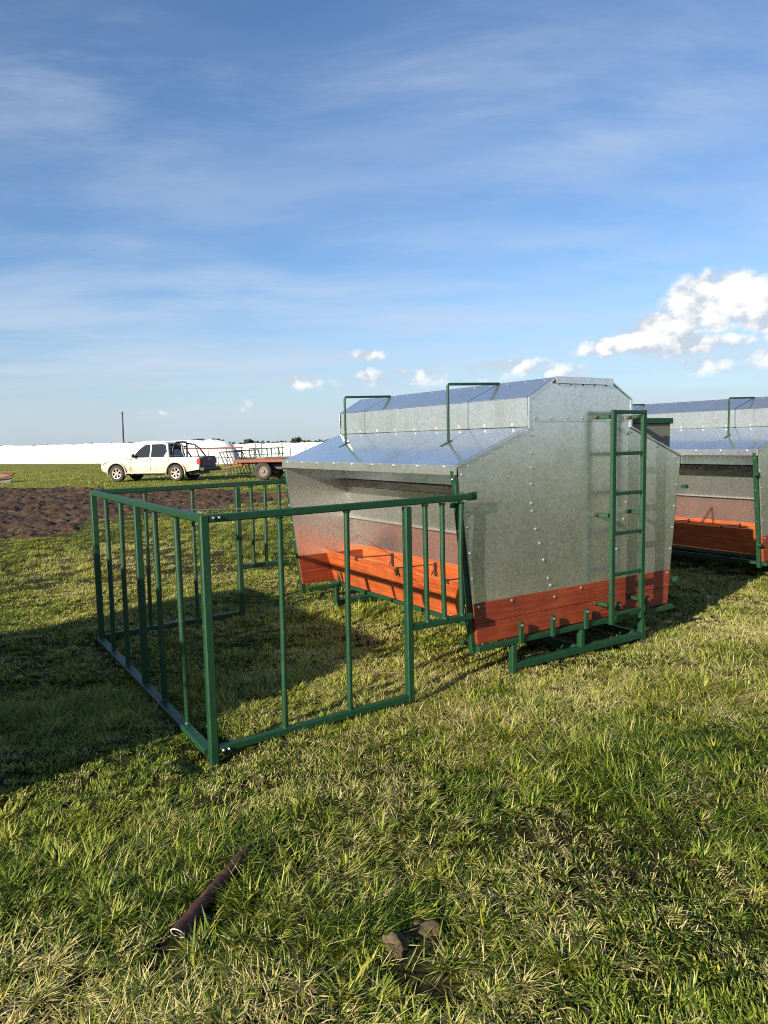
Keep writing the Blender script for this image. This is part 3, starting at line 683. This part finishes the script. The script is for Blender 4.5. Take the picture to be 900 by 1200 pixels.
    tg = MB().box(-2.655, -2.585, -0.72, 0.72, 0.62, 1.12).build('tailgate', 'truck_shade_grey', Tk, 0.02)
    MB().box(-2.668, -2.657, -0.14, 0.14, 0.95, 1.02).build('tailgate_handle', 'rim', tg, 0.004)
    MB().beam((-2.70, -0.86, 0.54), (-2.70, 0.86, 0.54), 0.20, 0.16).build('rear_bumper', 'black', Tk, 0.02)
    for s in (-1, 1):
        MB().box(-2.625, -2.45, min(s * 0.735, s * 0.905), max(s * 0.735, s * 0.905), 0.76, 1.03).build('tail_light', 'lamp_red', Tk, 0.02)
        MB().add([(2.63, s * .45, .80), (2.50, s * .83, .82), (2.22, s * .885, .93), (2.46, s * .80, .965), (2.56, s * .45, .92), (2.50, s * .45, .80), (2.4, s * .6, .82)], [(0, 1, 2, 3, 4), (5, 4, 3, 2, 1, 0)]).build('headlight', 'lamp_clear', Tk)
        # flares and wheels
        for cx in (fa, ra):
            pts = [(cx + 0.485 * math.cos(a), s * 0.905, 0.40 + 0.485 * math.sin(a)) for a in [math.pi * q / 14 for q in range(-1, 16)]]
            MB().tube(pts, 0.040, 8).build('wheel_flare', 'truck_white', body, smooth=True)
            w = empty('wheel'); w.parent = Tk; w.location = (cx, s * 0.80, wr)
            prof_t = [(0.245, s * 0.10), (0.30, s * 0.118), (0.355, s * 0.112), (0.380, s * 0.085), (0.385, 0), (0.380, -s * 0.085), (0.355, -s * 0.112), (0.28, -s * 0.118)]
            MB().lathe_y(prof_t, 32).build('tyre', 'tyre', w, smooth=True)
            rim = MB().lathe_y([(0.252, s * 0.10), (0.242, s * 0.108), (0.225, s * 0.095), (0.215, s * 0.03), (0.06, s * 0.028), (0.0, s * 0.03)], 32)
            rim.build('rim_dish', 'black', w)
            sp_ = MB().lathe_y([(0.253, s * 0.101), (0.243, s * 0.112), (0.222, s * 0.108), (0.216, s * 0.08)], 32)
            for q in range(6):
                a = 2 * math.pi * q / 6 + 0.3
                for da in (-0.13, 0.13):
                    sp_.beam((0.05 * math.cos(a), s * 0.085, 0.05 * math.sin(a)), (0.228 * math.cos(a + da), s * 0.098, 0.228 * math.sin(a + da)), 0.032, 0.03, upd=(0, 1, 0))
            sp_.lathe_y([(0.07, s * 0.085), (0.06, s * 0.105), (0.0, s * 0.108)], 12)
            sp_.build('rim', 'rim', w)
    # grille and front bumper
    MB().box(2.60, 2.672, -0.42, 0.42, 0.70, 0.92).build('grille', 'black', Tk, 0.02)
    MB().beam((2.62, -0.70, 0.50), (2.62, 0.70, 0.50), 0.14, 0.10).build('front_bumper', 'black', Tk, 0.02)
    # chassis underside
    MB().box(-2.4, 2.3, -0.55, 0.55, 0.30, 0.46).build('chassis', 'black', Tk)
    # sports bar: hoop behind the cab with arms sweeping back to the bed sides
    for s in (-1, 1):
        MB().tube([(-1.14, s * 0.72, 1.09), (-1.17, s * 0.68, 1.45), (-1.22, s * 0.60, 1.70), (-1.26, s * 0.45, 1.775), (-1.27, 0, 1.785)], 0.042, 10).build('sports_bar_hoop', 'black', Tk, smooth=True)
        MB().tube([(-1.24, s * 0.62, 1.71), (-1.60, s * 0.66, 1.66), (-1.85, s * 0.70, 1.46), (-2.12, s * 0.74, 1.10)], 0.040, 10).build('sports_bar_arm', 'black', Tk, smooth=True)
        MB().tube([(-1.62, s * 0.675, 1.63), (-1.66, s * 0.72, 1.34), (-1.78, s * 0.74, 1.10)], 0.030, 10).build('sports_bar_strut', 'rim', Tk, smooth=True)
    MB().tube([(-1.20, -0.64, 1.58), (-1.20, 0.64, 1.58)], 0.03, 8).build('sports_bar_rail', 'black', Tk, smooth=True)
    MB().beam((-2.74, 0, 0.46), (-2.90, 0, 0.46), 0.06, 0.06).build('tow_bar', 'dark_steel', Tk)
    return Tk
truck = make_truck()
TH = math.atan2(0.208, -0.978)
truck.location = (-10.45, 33.7, 0.0); truck.rotation_euler = (0, 0, TH); truck.scale = (0.955, 0.98, 0.99)

# ------------------------------------------------------------------ flatbed farm trailer hitched behind, same axes (x forward)
def make_trailer():
    o = empty('flatbed_trailer', label='rusty red flatbed farm trailer with dark wheels hitched behind the pickup', cat='trailer')
    for i in range(7):
        y = -0.82 + i * 0.274
        MB().box(-1.75, 1.45, y - 0.13, y + 0.13, 0.885, 0.925).build('deck_plank', 'trailer_red', o, 0.006)
    for s in (-1, 1):
        MB().beam((-1.78, s * 0.985, 0.86), (1.48, s * 0.985, 0.86), 0.05, 0.13).build('side_rail', 'trailer_red', o)
        MB().beam((-1.7, s * 0.42, 0.78), (1.4, s * 0.42, 0.78), 0.07, 0.12).build('chassis_beam', 'dark_steel', o)
        for cx in (0.20,):
            w = empty('wheel'); w.parent = o; w.location = (cx, s * 0.80, 0.40)
            MB().lathe_y([(0.24, s * 0.10), (0.31, s * 0.12), (0.37, s * 0.11), (0.40, s * 0.07), (0.40, -s * 0.07), (0.37, -s * 0.11), (0.24, -s * 0.11)], 28).build('tyre', 'tyre', w, smooth=True)
            MB().lathe_y([(0.245, s * 0.09), (0.20, s * 0.06), (0.19, s * 0.02), (0.10, s * 0.03), (0.07, s * 0.08), (0.0, s * 0.085)], 24).build('rim', 'grey_wood', w)
    MB().beam((-1.78, -0.98, 0.86), (-1.78, 0.98, 0.86), 0.05, 0.13).build('end_rail', 'trailer_red', o)
    MB().beam((1.48, -0.98, 0.86), (1.48, 0.98, 0.86), 0.05, 0.13).build('end_rail', 'trailer_red', o)
    for cx in (0.20,): MB().beam((cx, -0.75, 0.40), (cx, 0.75, 0.40), 0.08, 0.08).build('axle', 'dark_steel', o)
    MB().box(-0.85, 0.65, -0.5, 0.5, 0.46, 0.72).build('spring_box', 'dark_steel', o, 0.02)
    MB().beam((1.3, -0.35, 0.70), (2.55, 0.0, 0.50), 0.07, 0.07).build('drawbar', 'trailer_red', o)
    MB().beam((1.3, 0.35, 0.70), (2.55, 0.0, 0.50), 0.07, 0.07).build('drawbar', 'trailer_red', o)
    MB().beam((2.50, 0, 0.50), (3.0, 0, 0.47), 0.07, 0.07).build('hitch_eye', 'dark_steel', o)
    # stake pockets / lumber scraps kept on deck are separate things
    return o
trailer = make_trailer()
trailer.location = (-4.95, 32.75, 0.0); trailer.rotation_euler = (0, 0, TH)
hd = Vector((math.cos(TH), math.sin(TH), 0))
def beam_thing(name, a, b_, w, h, m_, label, cat, group=None):
    a = Vector(a); b_ = Vector(b_)
    o = MB().beam((0, 0, 0), b_ - a, w, h).build(name, m_, None); o.location = a; return tag(o, label, cat, group)
tl = Vector(trailer.location)
def on_deck(x, y, z): n_ = Vector((-hd.y, hd.x, 0)); return tl + hd * x + n_ * y + Vector((0, 0, z))
beam_thing('steel_channel', on_deck(0.2, 0.5, 0.965), on_deck(-2.3, 0.7, 0.985), 0.16, 0.08, 'dark_steel', 'dark steel channel lying lengthwise on the trailer deck', 'steel beam')
beam_thing('timber_baulk', on_deck(0.9, -0.3, 0.975), on_deck(-0.9, -0.1, 0.975), 0.2, 0.1, 'grey_wood', 'weathered timber baulk lying on the trailer deck', 'timber')

# ------------------------------------------------------------------ silage bags
def make_bag(name, a, b_, r, hgt, label, taper_end=True, seed=0):
    a = np.array(a, float); b_ = np.array(b_, float); d = b_ - a; Ln = np.hypot(*d); d /= Ln; nrm = np.array([-d[1], d[0]])
    ns = int(Ln / 0.35); nr = 18; vs = []; fs = []
    for i in range(ns + 1):
        t_ = i / ns; s = t_ * Ln; k = 1.0
        for e in (s, Ln - s): k = min(k, math.sqrt(max(0.02, 1 - (1 - min(1, e / 2.2)) ** 2)))
        wob = 1 + 0.05 * (float(fbm(np.array(s * 0.35), np.array(seed * 3.1), 3, seed)) - 0.5) * 2
        for j in range(nr + 1):
            th = math.pi * j / nr; w = r * math.cos(th) * (1 + 0.10 * math.sin(th)); z = hgt * k * wob * math.sin(th) ** 0.75
            nz = (float(fbm(np.array(s * 1.3), np.array(th * 2.2), 4, seed + 5)) - 0.5) * 0.26
            p = a + d * s + nrm * (w * k + nz * math.cos(th)); vs.append((p[0], p[1], max(0, z + nz * math.sin(th)) - 0.03))
    for i in range(ns):
        for j in range(nr): fs.append((i * (nr + 1) + j, i * (nr + 1) + j + 1, (i + 1) * (nr + 1) + j + 1, (i + 1) * (nr + 1) + j))
    mb = MB(); mb.add(vs, fs)
    o = mb.build(name, 'bag', None, smooth=True)
    # origin at the base
    c0 = Vector((float(a[0]), float(a[1]), 0)); o.data.transform(Matrix.Translation(-c0)); o.location = c0
    tag(o, label, 'silage bag', 'white silage bags along the field edge')
make_bag('silage_bag', (-75, 104), (-18.5, 68), 1.5, 2.02, 'longest white silage bag, stretching left of the pickup to the edge', seed=1)
make_bag('silage_bag', (-23, 66), (-12.2, 61), 1.5, 2.08, 'white silage bag with rounded end directly behind the pickup', seed=2)
make_bag('silage_bag', (-20.5, 92), (6, 84), 1.4, 1.72, 'white silage bag behind the trailer and the wire fence', seed=3)

# ------------------------------------------------------------------ fences, gates, pole, debris, far trees
def wire_fence():
    o = empty('wire_fence', (-7, 62, 0), label='thin wire fence with uneven wooden stakes in front of the bag behind the trailer', cat='fence')
    pts = []
    for i in range(13):
        t_ = i / 12; x = -6.5 + 14 * t_ + random.uniform(-.35, .35); y = 0.6 * math.sin(i) * 0.3 - 2 * t_
        h = random.choice((1.25, 1.4, 1.6, 1.75, 1.55)); pts.append((x, y, h))
        MB().tube([(x, y, 0), (x + random.uniform(-.06, .06), y, h)], [0.05, 0.04], 7).build('stake', 'grey_wood', o)
    for z in (0.5, 0.85, 1.15):
        MB().tube([(x, y, z + random.uniform(-.02, .02)) for x, y, h in pts], 0.010, 5).build('fence_wire', 'dark_steel', o)
wire_fence()
def pipe_fence():
    o = empty('pipe_rail_fence', (-11.6, 45, 0), label='red pipe rail on thin posts between the pickup and the gate stack', cat='fence')
    MB().tube([(-1.0, 0, 1.40), (2.9, 0.1, 1.40)], 0.05, 8).build('top_rail', 'trailer_red', o)
    MB().tube([(-1.0, 0, 0.80), (2.9, 0.1, 0.80)], 0.025, 8).build('lower_rail', 'grey_wood', o)
    for x in (-0.9, 0.1, 0.75, 1.35, 1.9, 2.4, 2.85): MB().tube([(x, 0.03, 0), (x, 0.03, 1.36)], 0.028, 7).build('post', 'grey_wood', o)
pipe_fence()
def gate(loc, rz, lean, w, h, m_, label):
    o = empty('gate_panel', loc, label=label, cat='gate', group='spare gate panels leaning behind the trailer'); o.rotation_euler = (lean, 0, rz)
    for x in (-w / 2, w / 2): MB().beam((x, 0, 0), (x, 0, h), 0.05, 0.05).build('stile', m_, o)
    for z in (0.025, h): MB().beam((-w / 2 + .025, 0, z), (w / 2 - .025, 0, z), 0.05, 0.05).build('rail', m_, o)
    for k in range(1, 7): MB().tube([(-w / 2 + w * k / 7, 0, 0.05), (-w / 2 + w * k / 7, 0, h - 0.02)], 0.018, 7).build('bar', m_, o)
gate((-7.75, 39.2, 0), R(62), R(-26), 1.9, 1.35, 'blue_steel', 'blue-green gate panel leaning, foremost of the stack behind the trailer')
gate((-7.1, 39.5, 0), R(58), R(-20), 1.9, 1.35, 'green', 'green gate panel leaning, second in the stack behind the trailer')
gate((-6.3, 39.9, 0), R(52), R(-14), 2.2, 1.4, 'blue_steel', 'upright dark gate panel, last in the stack behind the trailer')
# low frame of dark gates lying beyond the trailer deck
def crate_frame():
    o = empty('steel_frame_stack', (-6.2, 39.0, 0), R(-8), label='dark green welded steel frame standing beyond the trailer', cat='steel frame')
    for x in (-0.6, 0.1, 0.7):
        for y in (-.4, .4): MB().beam((x, y, 0), (x, y, 1.35 if x < .5 else 1.5), 0.05, 0.05).build('upright', 'green', o)
    for z in (0.6, 1.05, 1.38):
        for y in (-.4, .4): MB().beam((-0.7, y, z), (0.8, y, z), 0.05, 0.05).build('rail', 'green', o)
crate_frame()
pl_ = empty('utility_pole', (-39.27, 110, 0), label='lone thin dark utility pole standing behind the silage bag', cat='pole')
MB().tube([(0, 0, 0), (0, 0, 3.5), (0.05, 0, 6.9)], [0.14, 0.12, 0.10], 10).build('shaft', 'dark_steel', pl_)
MB().beam((-0.35, 0, 6.6), (0.45, 0, 6.6), 0.08, 0.08).build('crossarm', 'grey_wood', pl_)
def debris():
    o = empty('scraper_blade', (-18.75, 34.6, 0), R(15), label='rusty tipped-over scraper with pale blade at the left edge by the soil', cat='implement')
    MB().add([(-0.9, 0, 0.0), (0.75, 0, 0.0), (0.85, 0.12, 0.22), (0.7, 0.3, 0.42), (-0.9, 0.3, 0.46), (-0.9, 0.05, 0.0), (0.75, 0.05, 0.0), (0.85, 0.17, 0.22), (0.7, 0.35, 0.42), (-0.9, 0.35, 0.46)],
             [(0, 1, 2, 3, 4), (9, 8, 7, 6, 5), (0, 5, 6, 1), (1, 6, 7, 2), (2, 7, 8, 3), (3, 8, 9, 4), (4, 9, 5, 0)]).build('blade', 'grey_wood', o)
    MB().tube([(-0.6, 0.1, 0.12), (0.2, -0.02, 0.20), (0.80, 0.0, 0.30), (0.95, 0.1, 0.42), (0.3, 0.3, 0.50)], 0.045, 7).build('arm', 'trailer_red', o)
    MB().beam((-0.7, -0.05, 0.05), (-0.15, 0.1, 0.55), 0.10, 0.08).build('mast', 'trailer_red', o)
    MB().beam((-0.85, 0.0, 0.30), (-0.35, 0.0, 0.05), 0.12, 0.08).build('brace', 'dark_steel', o)
debris()
def far_tree(x, y, w, h, label):
    o = empty('far_tree', (x, y, 0), label=label, cat='tree', group='trees on the horizon')
    t = MB().tube([(0, 0, 0), (0.1, 0, h * 0.3), (0, 0, h * 0.6)], [h * .035, h * .028, h * .015], 6)
    for k in range(4):
        a = k * 1.7; t.tube([(0.05, 0, h * 0.32), (math.cos(a) * w * .25, math.sin(a) * w * .25, h * 0.6)], [h * .018, h * .008], 5)
    t.build('trunk', 'bark', o)
    mb = MB()
    for k in range(150):
        while True:
            p = np.array([random.uniform(-1, 1) for _ in range(3)])
            if np.dot(p, p) < 1: break
        lob = 0.75 + 0.25 * math.sin(5 * p[0] + x) * math.cos(4 * p[1])
        c = Vector((p[0] * w * .5 * lob, p[1] * w * .5 * lob, h * 0.62 + p[2] * h * 0.38 * lob)); s_ = random.uniform(.05, .11) * w
        e1 = Vector([random.gauss(0, 1) for _ in range(3)]).normalized() * s_; e2 = e1.cross(Vector([random.gauss(0, 1) for _ in range(3)])).normalized() * s_ * .8
        mb.add([c - e1, c - e2, c + e1, c + e2], [(0, 1, 2, 3)])
    mb.build('crown', 'leaf', o)
for args in ((-152, 600, 14, 7.5, 'low broad far tree, leftmost of the pair above the pickup bed'), (-138, 600, 16, 7.0, 'low broad far tree, right one of the pair above the pickup bed'),
             (-96, 520, 9, 6.0, 'small round far tree on the horizon above the trailer drawbar'), (-64, 540, 10, 6.5, 'taller pointed far tree on the horizon above the trailer deck')):
    far_tree(*args)
def far_wood():
    mb = MB()
    for k in range(2600):
        x = random.uniform(-420, 500); y = 760 + 25 * math.sin(x * .01) + random.uniform(-12, 12)
        top = 3.0 + 3.0 * float(fbm(np.array(x * .02), np.array(1.0), 3, 8))
        c = Vector((x, y, random.uniform(0.2, 1) * top)); s_ = random.uniform(1.0, 2.2)
        e1 = Vector([random.gauss(0, 1) for _ in range(3)]).normalized() * s_; e2 = e1.cross(Vector([random.gauss(0, 1) for _ in range(3)])).normalized() * s_
        mb.add([c - e1, c - e2, c + e1, c + e2], [(0, 1, 2, 3)])
    tag(mb.build('far_wood', 'leaf'), 'thin dark line of scrub and trees along the horizon', 'woodland', kind='stuff')
far_wood()

# ------------------------------------------------------------------ grass: every blade a real strip, one object
def build_grass():
    g = np.random.default_rng(11)
    V = []; F = []; TI = []; off = 0
    #        r0    r1   blades/m2 half-angle segs width  lmin  lmax
    zones = [(0.5, 14.0, 520, 180, 1, .017, .06, .12), (14.0, 38.0, 230, -36, 1, .03, .07, .13), (0.9, 2.6, 19500, 35, 3, .0049, .05, .11), (2.6, 5.0, 14000, 35, 2, .0053, .05, .105), (5.0, 9.0, 7200, 35, 2, .0064, .042, .088),
             (9.0, 16.0, 3200, 36, 1, .0088, .045, .09), (16.0, 32.0, 660, 36, 1, .018, .055, .10), (32.0, 62.0, 105, 36, 1, .045, .07, .11)]
    for r0, r1, den, a_, ns, wid, lmin, lmax in zones:
        A = R(abs(a_)); n = int(A * (r1 * r1 - r0 * r0) * den)
        r = np.sqrt(g.uniform(r0 * r0, r1 * r1, n)); th = g.uniform(-A, A, n) + (R(96) if a_ < 0 else 0.0); X = r * np.sin(th); Y = r * np.cos(th)
        # pull blades towards tussock centres on a jittered lattice
        cs = 0.11 if r0 < 9 else 0.3
        ci = np.floor(X / cs).astype(int); cj = np.floor(Y / cs).astype(int)
        h1 = _perm[(_perm[ci % 512] + cj) % 512] / 511.0; h2 = _perm[(_perm[(ci + 91) % 512] + cj * 3) % 512] / 511.0; h3 = _perm[(_perm[(ci + 171) % 512] + cj * 7) % 512] / 511.0
        cx = (ci + 0.2 + 0.6 * h1) * cs; cy = (cj + 0.2 + 0.6 * h2) * cs
        pull = 0.80 * (h3 > 0.35) * g.uniform(0, 1, n)
        X = X + (cx - X) * pull; Y = Y + (cy - Y) * pull
        lush = fbm(X * 0.9 + 3, Y * 0.9 + 8, 4, 61); dry = fbm(X * 0.7 + 40, Y * 0.7, 4, 65) - 0.13 * np.clip((Y - 3.6 - 1.2 * X) / 3.0, 0, 1); dry2 = fbm(X * 3.2, Y * 3.2, 3, 71); bare = fbm(X * 1.5 + 20, Y * 1.5, 4, 81)
        sd_ = mud_sd(X, Y) if r1 > 10 else np.full(n, -9.0)
        u = g.uniform(size=n); inw = (np.abs(np.arctan2(X, Y)) < R(34.8)) & (np.hypot(X, Y) > 1.0)
        keep = ((a_ < 100) | ~inw) & (u < np.clip((bare - 0.22) * 8, 0.72, 1)) & ((sd_ < 0.05) | (u < 0.05 * np.exp(-np.clip(sd_, 0, 9) / 0.8) + 0.012))
        keep &= ~((np.abs(Y - (31.0 - 0.02 * X)) < 0.8) & (X > -13) & (X < 0) & (u > 0.4))
        for qx, qy, qr in ((0.008, 2.03, 0.085), (0.105, 2.14, 0.085), (0.11, 1.93, 0.09)): keep &= (np.hypot(X - qx, Y - qy) > qr) | (u < 0.08)
        ax, ay, bx, by = -0.715, 2.08, -0.62, 2.40; ex, ey = bx - ax, by - ay; tt = np.clip(((X - ax) * ex + (Y - ay) * ey) / (ex * ex + ey * ey), 0, 1)
        keep &= np.hypot(X - ax - tt * ex, Y - ay - tt * ey) > 0.060 - 0.035 * tt
        X, Y, cx, cy, h1, h2, h3, lush, dry, dry2, bare, sd_ = (q[keep] for q in (X, Y, cx, cy, h1, h2, h3, lush, dry, dry2, bare, sd_)); n = len(X)
        straw_p = np.clip(0.05 + 0.5 * np.clip(0.40 - bare, 0, 1) * 4 + (0.6 * dry + 0.4 * dry2 - 0.40) * 2.3 + 0.22 * (h2 > 0.86), 0.05, 0.8)
        straw = g.uniform(size=n) < straw_p
        tall = np.clip(0.75 + (lush - 0.5) * 1.5, 0.5, 1.35) * np.where(h1 > 0.85, 1.25, 1.0)
        ln = g.uniform(lmin, lmax, n) * (0.75 + 0.5 * g.uniform(size=n)) * tall * np.where(bare < 0.42, 0.7, 1.0)
        ln *= np.clip(0.5 + 0.5 * np.clip(-sd_ / 1.5, 0, 1), 0.5, 1)
        rx, ry = PEN_B[0] - PEN_A[0], PEN_B[1] - PEN_A[1]; tr_ = np.clip(((X - PEN_A[0]) * rx + (Y - PEN_A[1]) * ry) / (rx * rx + ry * ry), 0, 1)
        ln = ln * np.clip(0.35 + np.hypot(X - PEN_A[0] - tr_ * rx, Y - PEN_A[1] - tr_ * ry) * 5, 0.35, 1)      # grazed short along the rail
        swirl = fbm(X * 0.8 + 60, Y * 0.8, 3, 91) * 14.0 + h3 * 2.5
        outw = np.arctan2(Y - cy, X - cx); mixo = g.uniform(size=n) < 0.35
        az_ = np.where(mixo, outw + g.normal(0, .5, n), swirl + g.normal(0, 1.15, n))
        lean = np.where(straw, g.uniform(45, 98, n), np.where(h1 > 0.7, g.uniform(25, 80, n), g.uniform(38, 92, n))) * math.pi / 180
        curl = np.where(straw, g.uniform(-10, 35, n), g.uniform(-15, 65, n)) * math.pi / 180
        w = wid * g.uniform(0.55, 1.25, n) * np.where(straw, 0.70, 1.0) * np.where((h1 > 0.88) & ~straw, 1.4, 1.0)
        ln = np.where(straw, ln * 1.1, ln)
        tint = np.where(straw, g.uniform(0.70, 1.0, n), np.clip(g.normal(0.28, 0.19, n) + (dry - 0.5) * 0.55 + (h1 - 0.5) * 0.22 + 0.19 * np.clip((Y - 3.6 - 1.2 * X) / 3.0, 0, 1), 0.0, 0.66))
        side = np.stack([-np.sin(az_), np.cos(az_), np.zeros(n)], 1); twist = g.uniform(-.9, .9, n)
        z0 = height(X, Y); P = np.stack([X, Y, z0 - 0.006], 1); step = ln / ns
        rings = []
        for k in range(ns + 1):
            t_ = k / ns
            sv = side * np.cos(twist * t_)[:, None]; sv[:, 2] += np.sin(twist * t_)
            wk = (w * 0.5 * (1.0 - 0.35 * t_ if t_ < 1 else 0.0))[:, None]
            rings.append((P - sv * wk, P + sv * wk) if k < ns else (P,))
            ang = np.minimum(lean + curl * t_, 1.85); s_ = np.sin(ang) * step
            P = P + np.stack([s_ * np.cos(az_), s_ * np.sin(az_), np.cos(ang) * step], 1)
            P[:, 2] = np.maximum(P[:, 2], z0 + 0.006 + 0.012 * h2)
        m_ = 2 * ns + 1
        vv = np.stack([q for rg in rings for q in rg], 1)            # n, m_, 3
        b0 = off + np.arange(n) * m_; tr = []
        for k in range(ns - 1):
            a0 = 2 * k; tr += [(a0, a0 + 1, a0 + 3), (a0, a0 + 3, a0 + 2)]
        tr.append((2 * ns - 2, 2 * ns - 1, 2 * ns))
        ff = (b0[:, None, None] + np.array(tr)[None]).reshape(-1, 3)
        V.append(vv.reshape(-1, 3)); F.append(ff); TI.append(np.repeat(tint, len(tr))); off += n * m_
    V = np.concatenate(V).astype(np.float32); F = np.concatenate(F).astype(np.int32); TI = np.concatenate(TI).astype(np.float32)
    me = bpy.data.meshes.new('grass'); me.vertices.add(len(V)); me.vertices.foreach_set('co', V.ravel())
    me.loops.add(F.size); me.loops.foreach_set('vertex_index', F.ravel())
    me.polygons.add(len(F)); me.polygons.foreach_set('loop_start', np.arange(0, F.size, 3, dtype=np.int32))
    me.update(calc_edges=True)
    me.attributes.new('tint', 'FLOAT', 'FACE').data.foreach_set('value', TI)
    me.polygons.foreach_set('use_smooth', np.ones(len(F), bool))
    me.materials.append(M['grass'])
    o = bpy.data.objects.new('grass', me); C.objects.link(o)
    tag(o, 'rough green and straw-coloured pasture grass covering the ground', 'grass', kind='stuff')
    print('grass triangles', len(F))
build_grass()
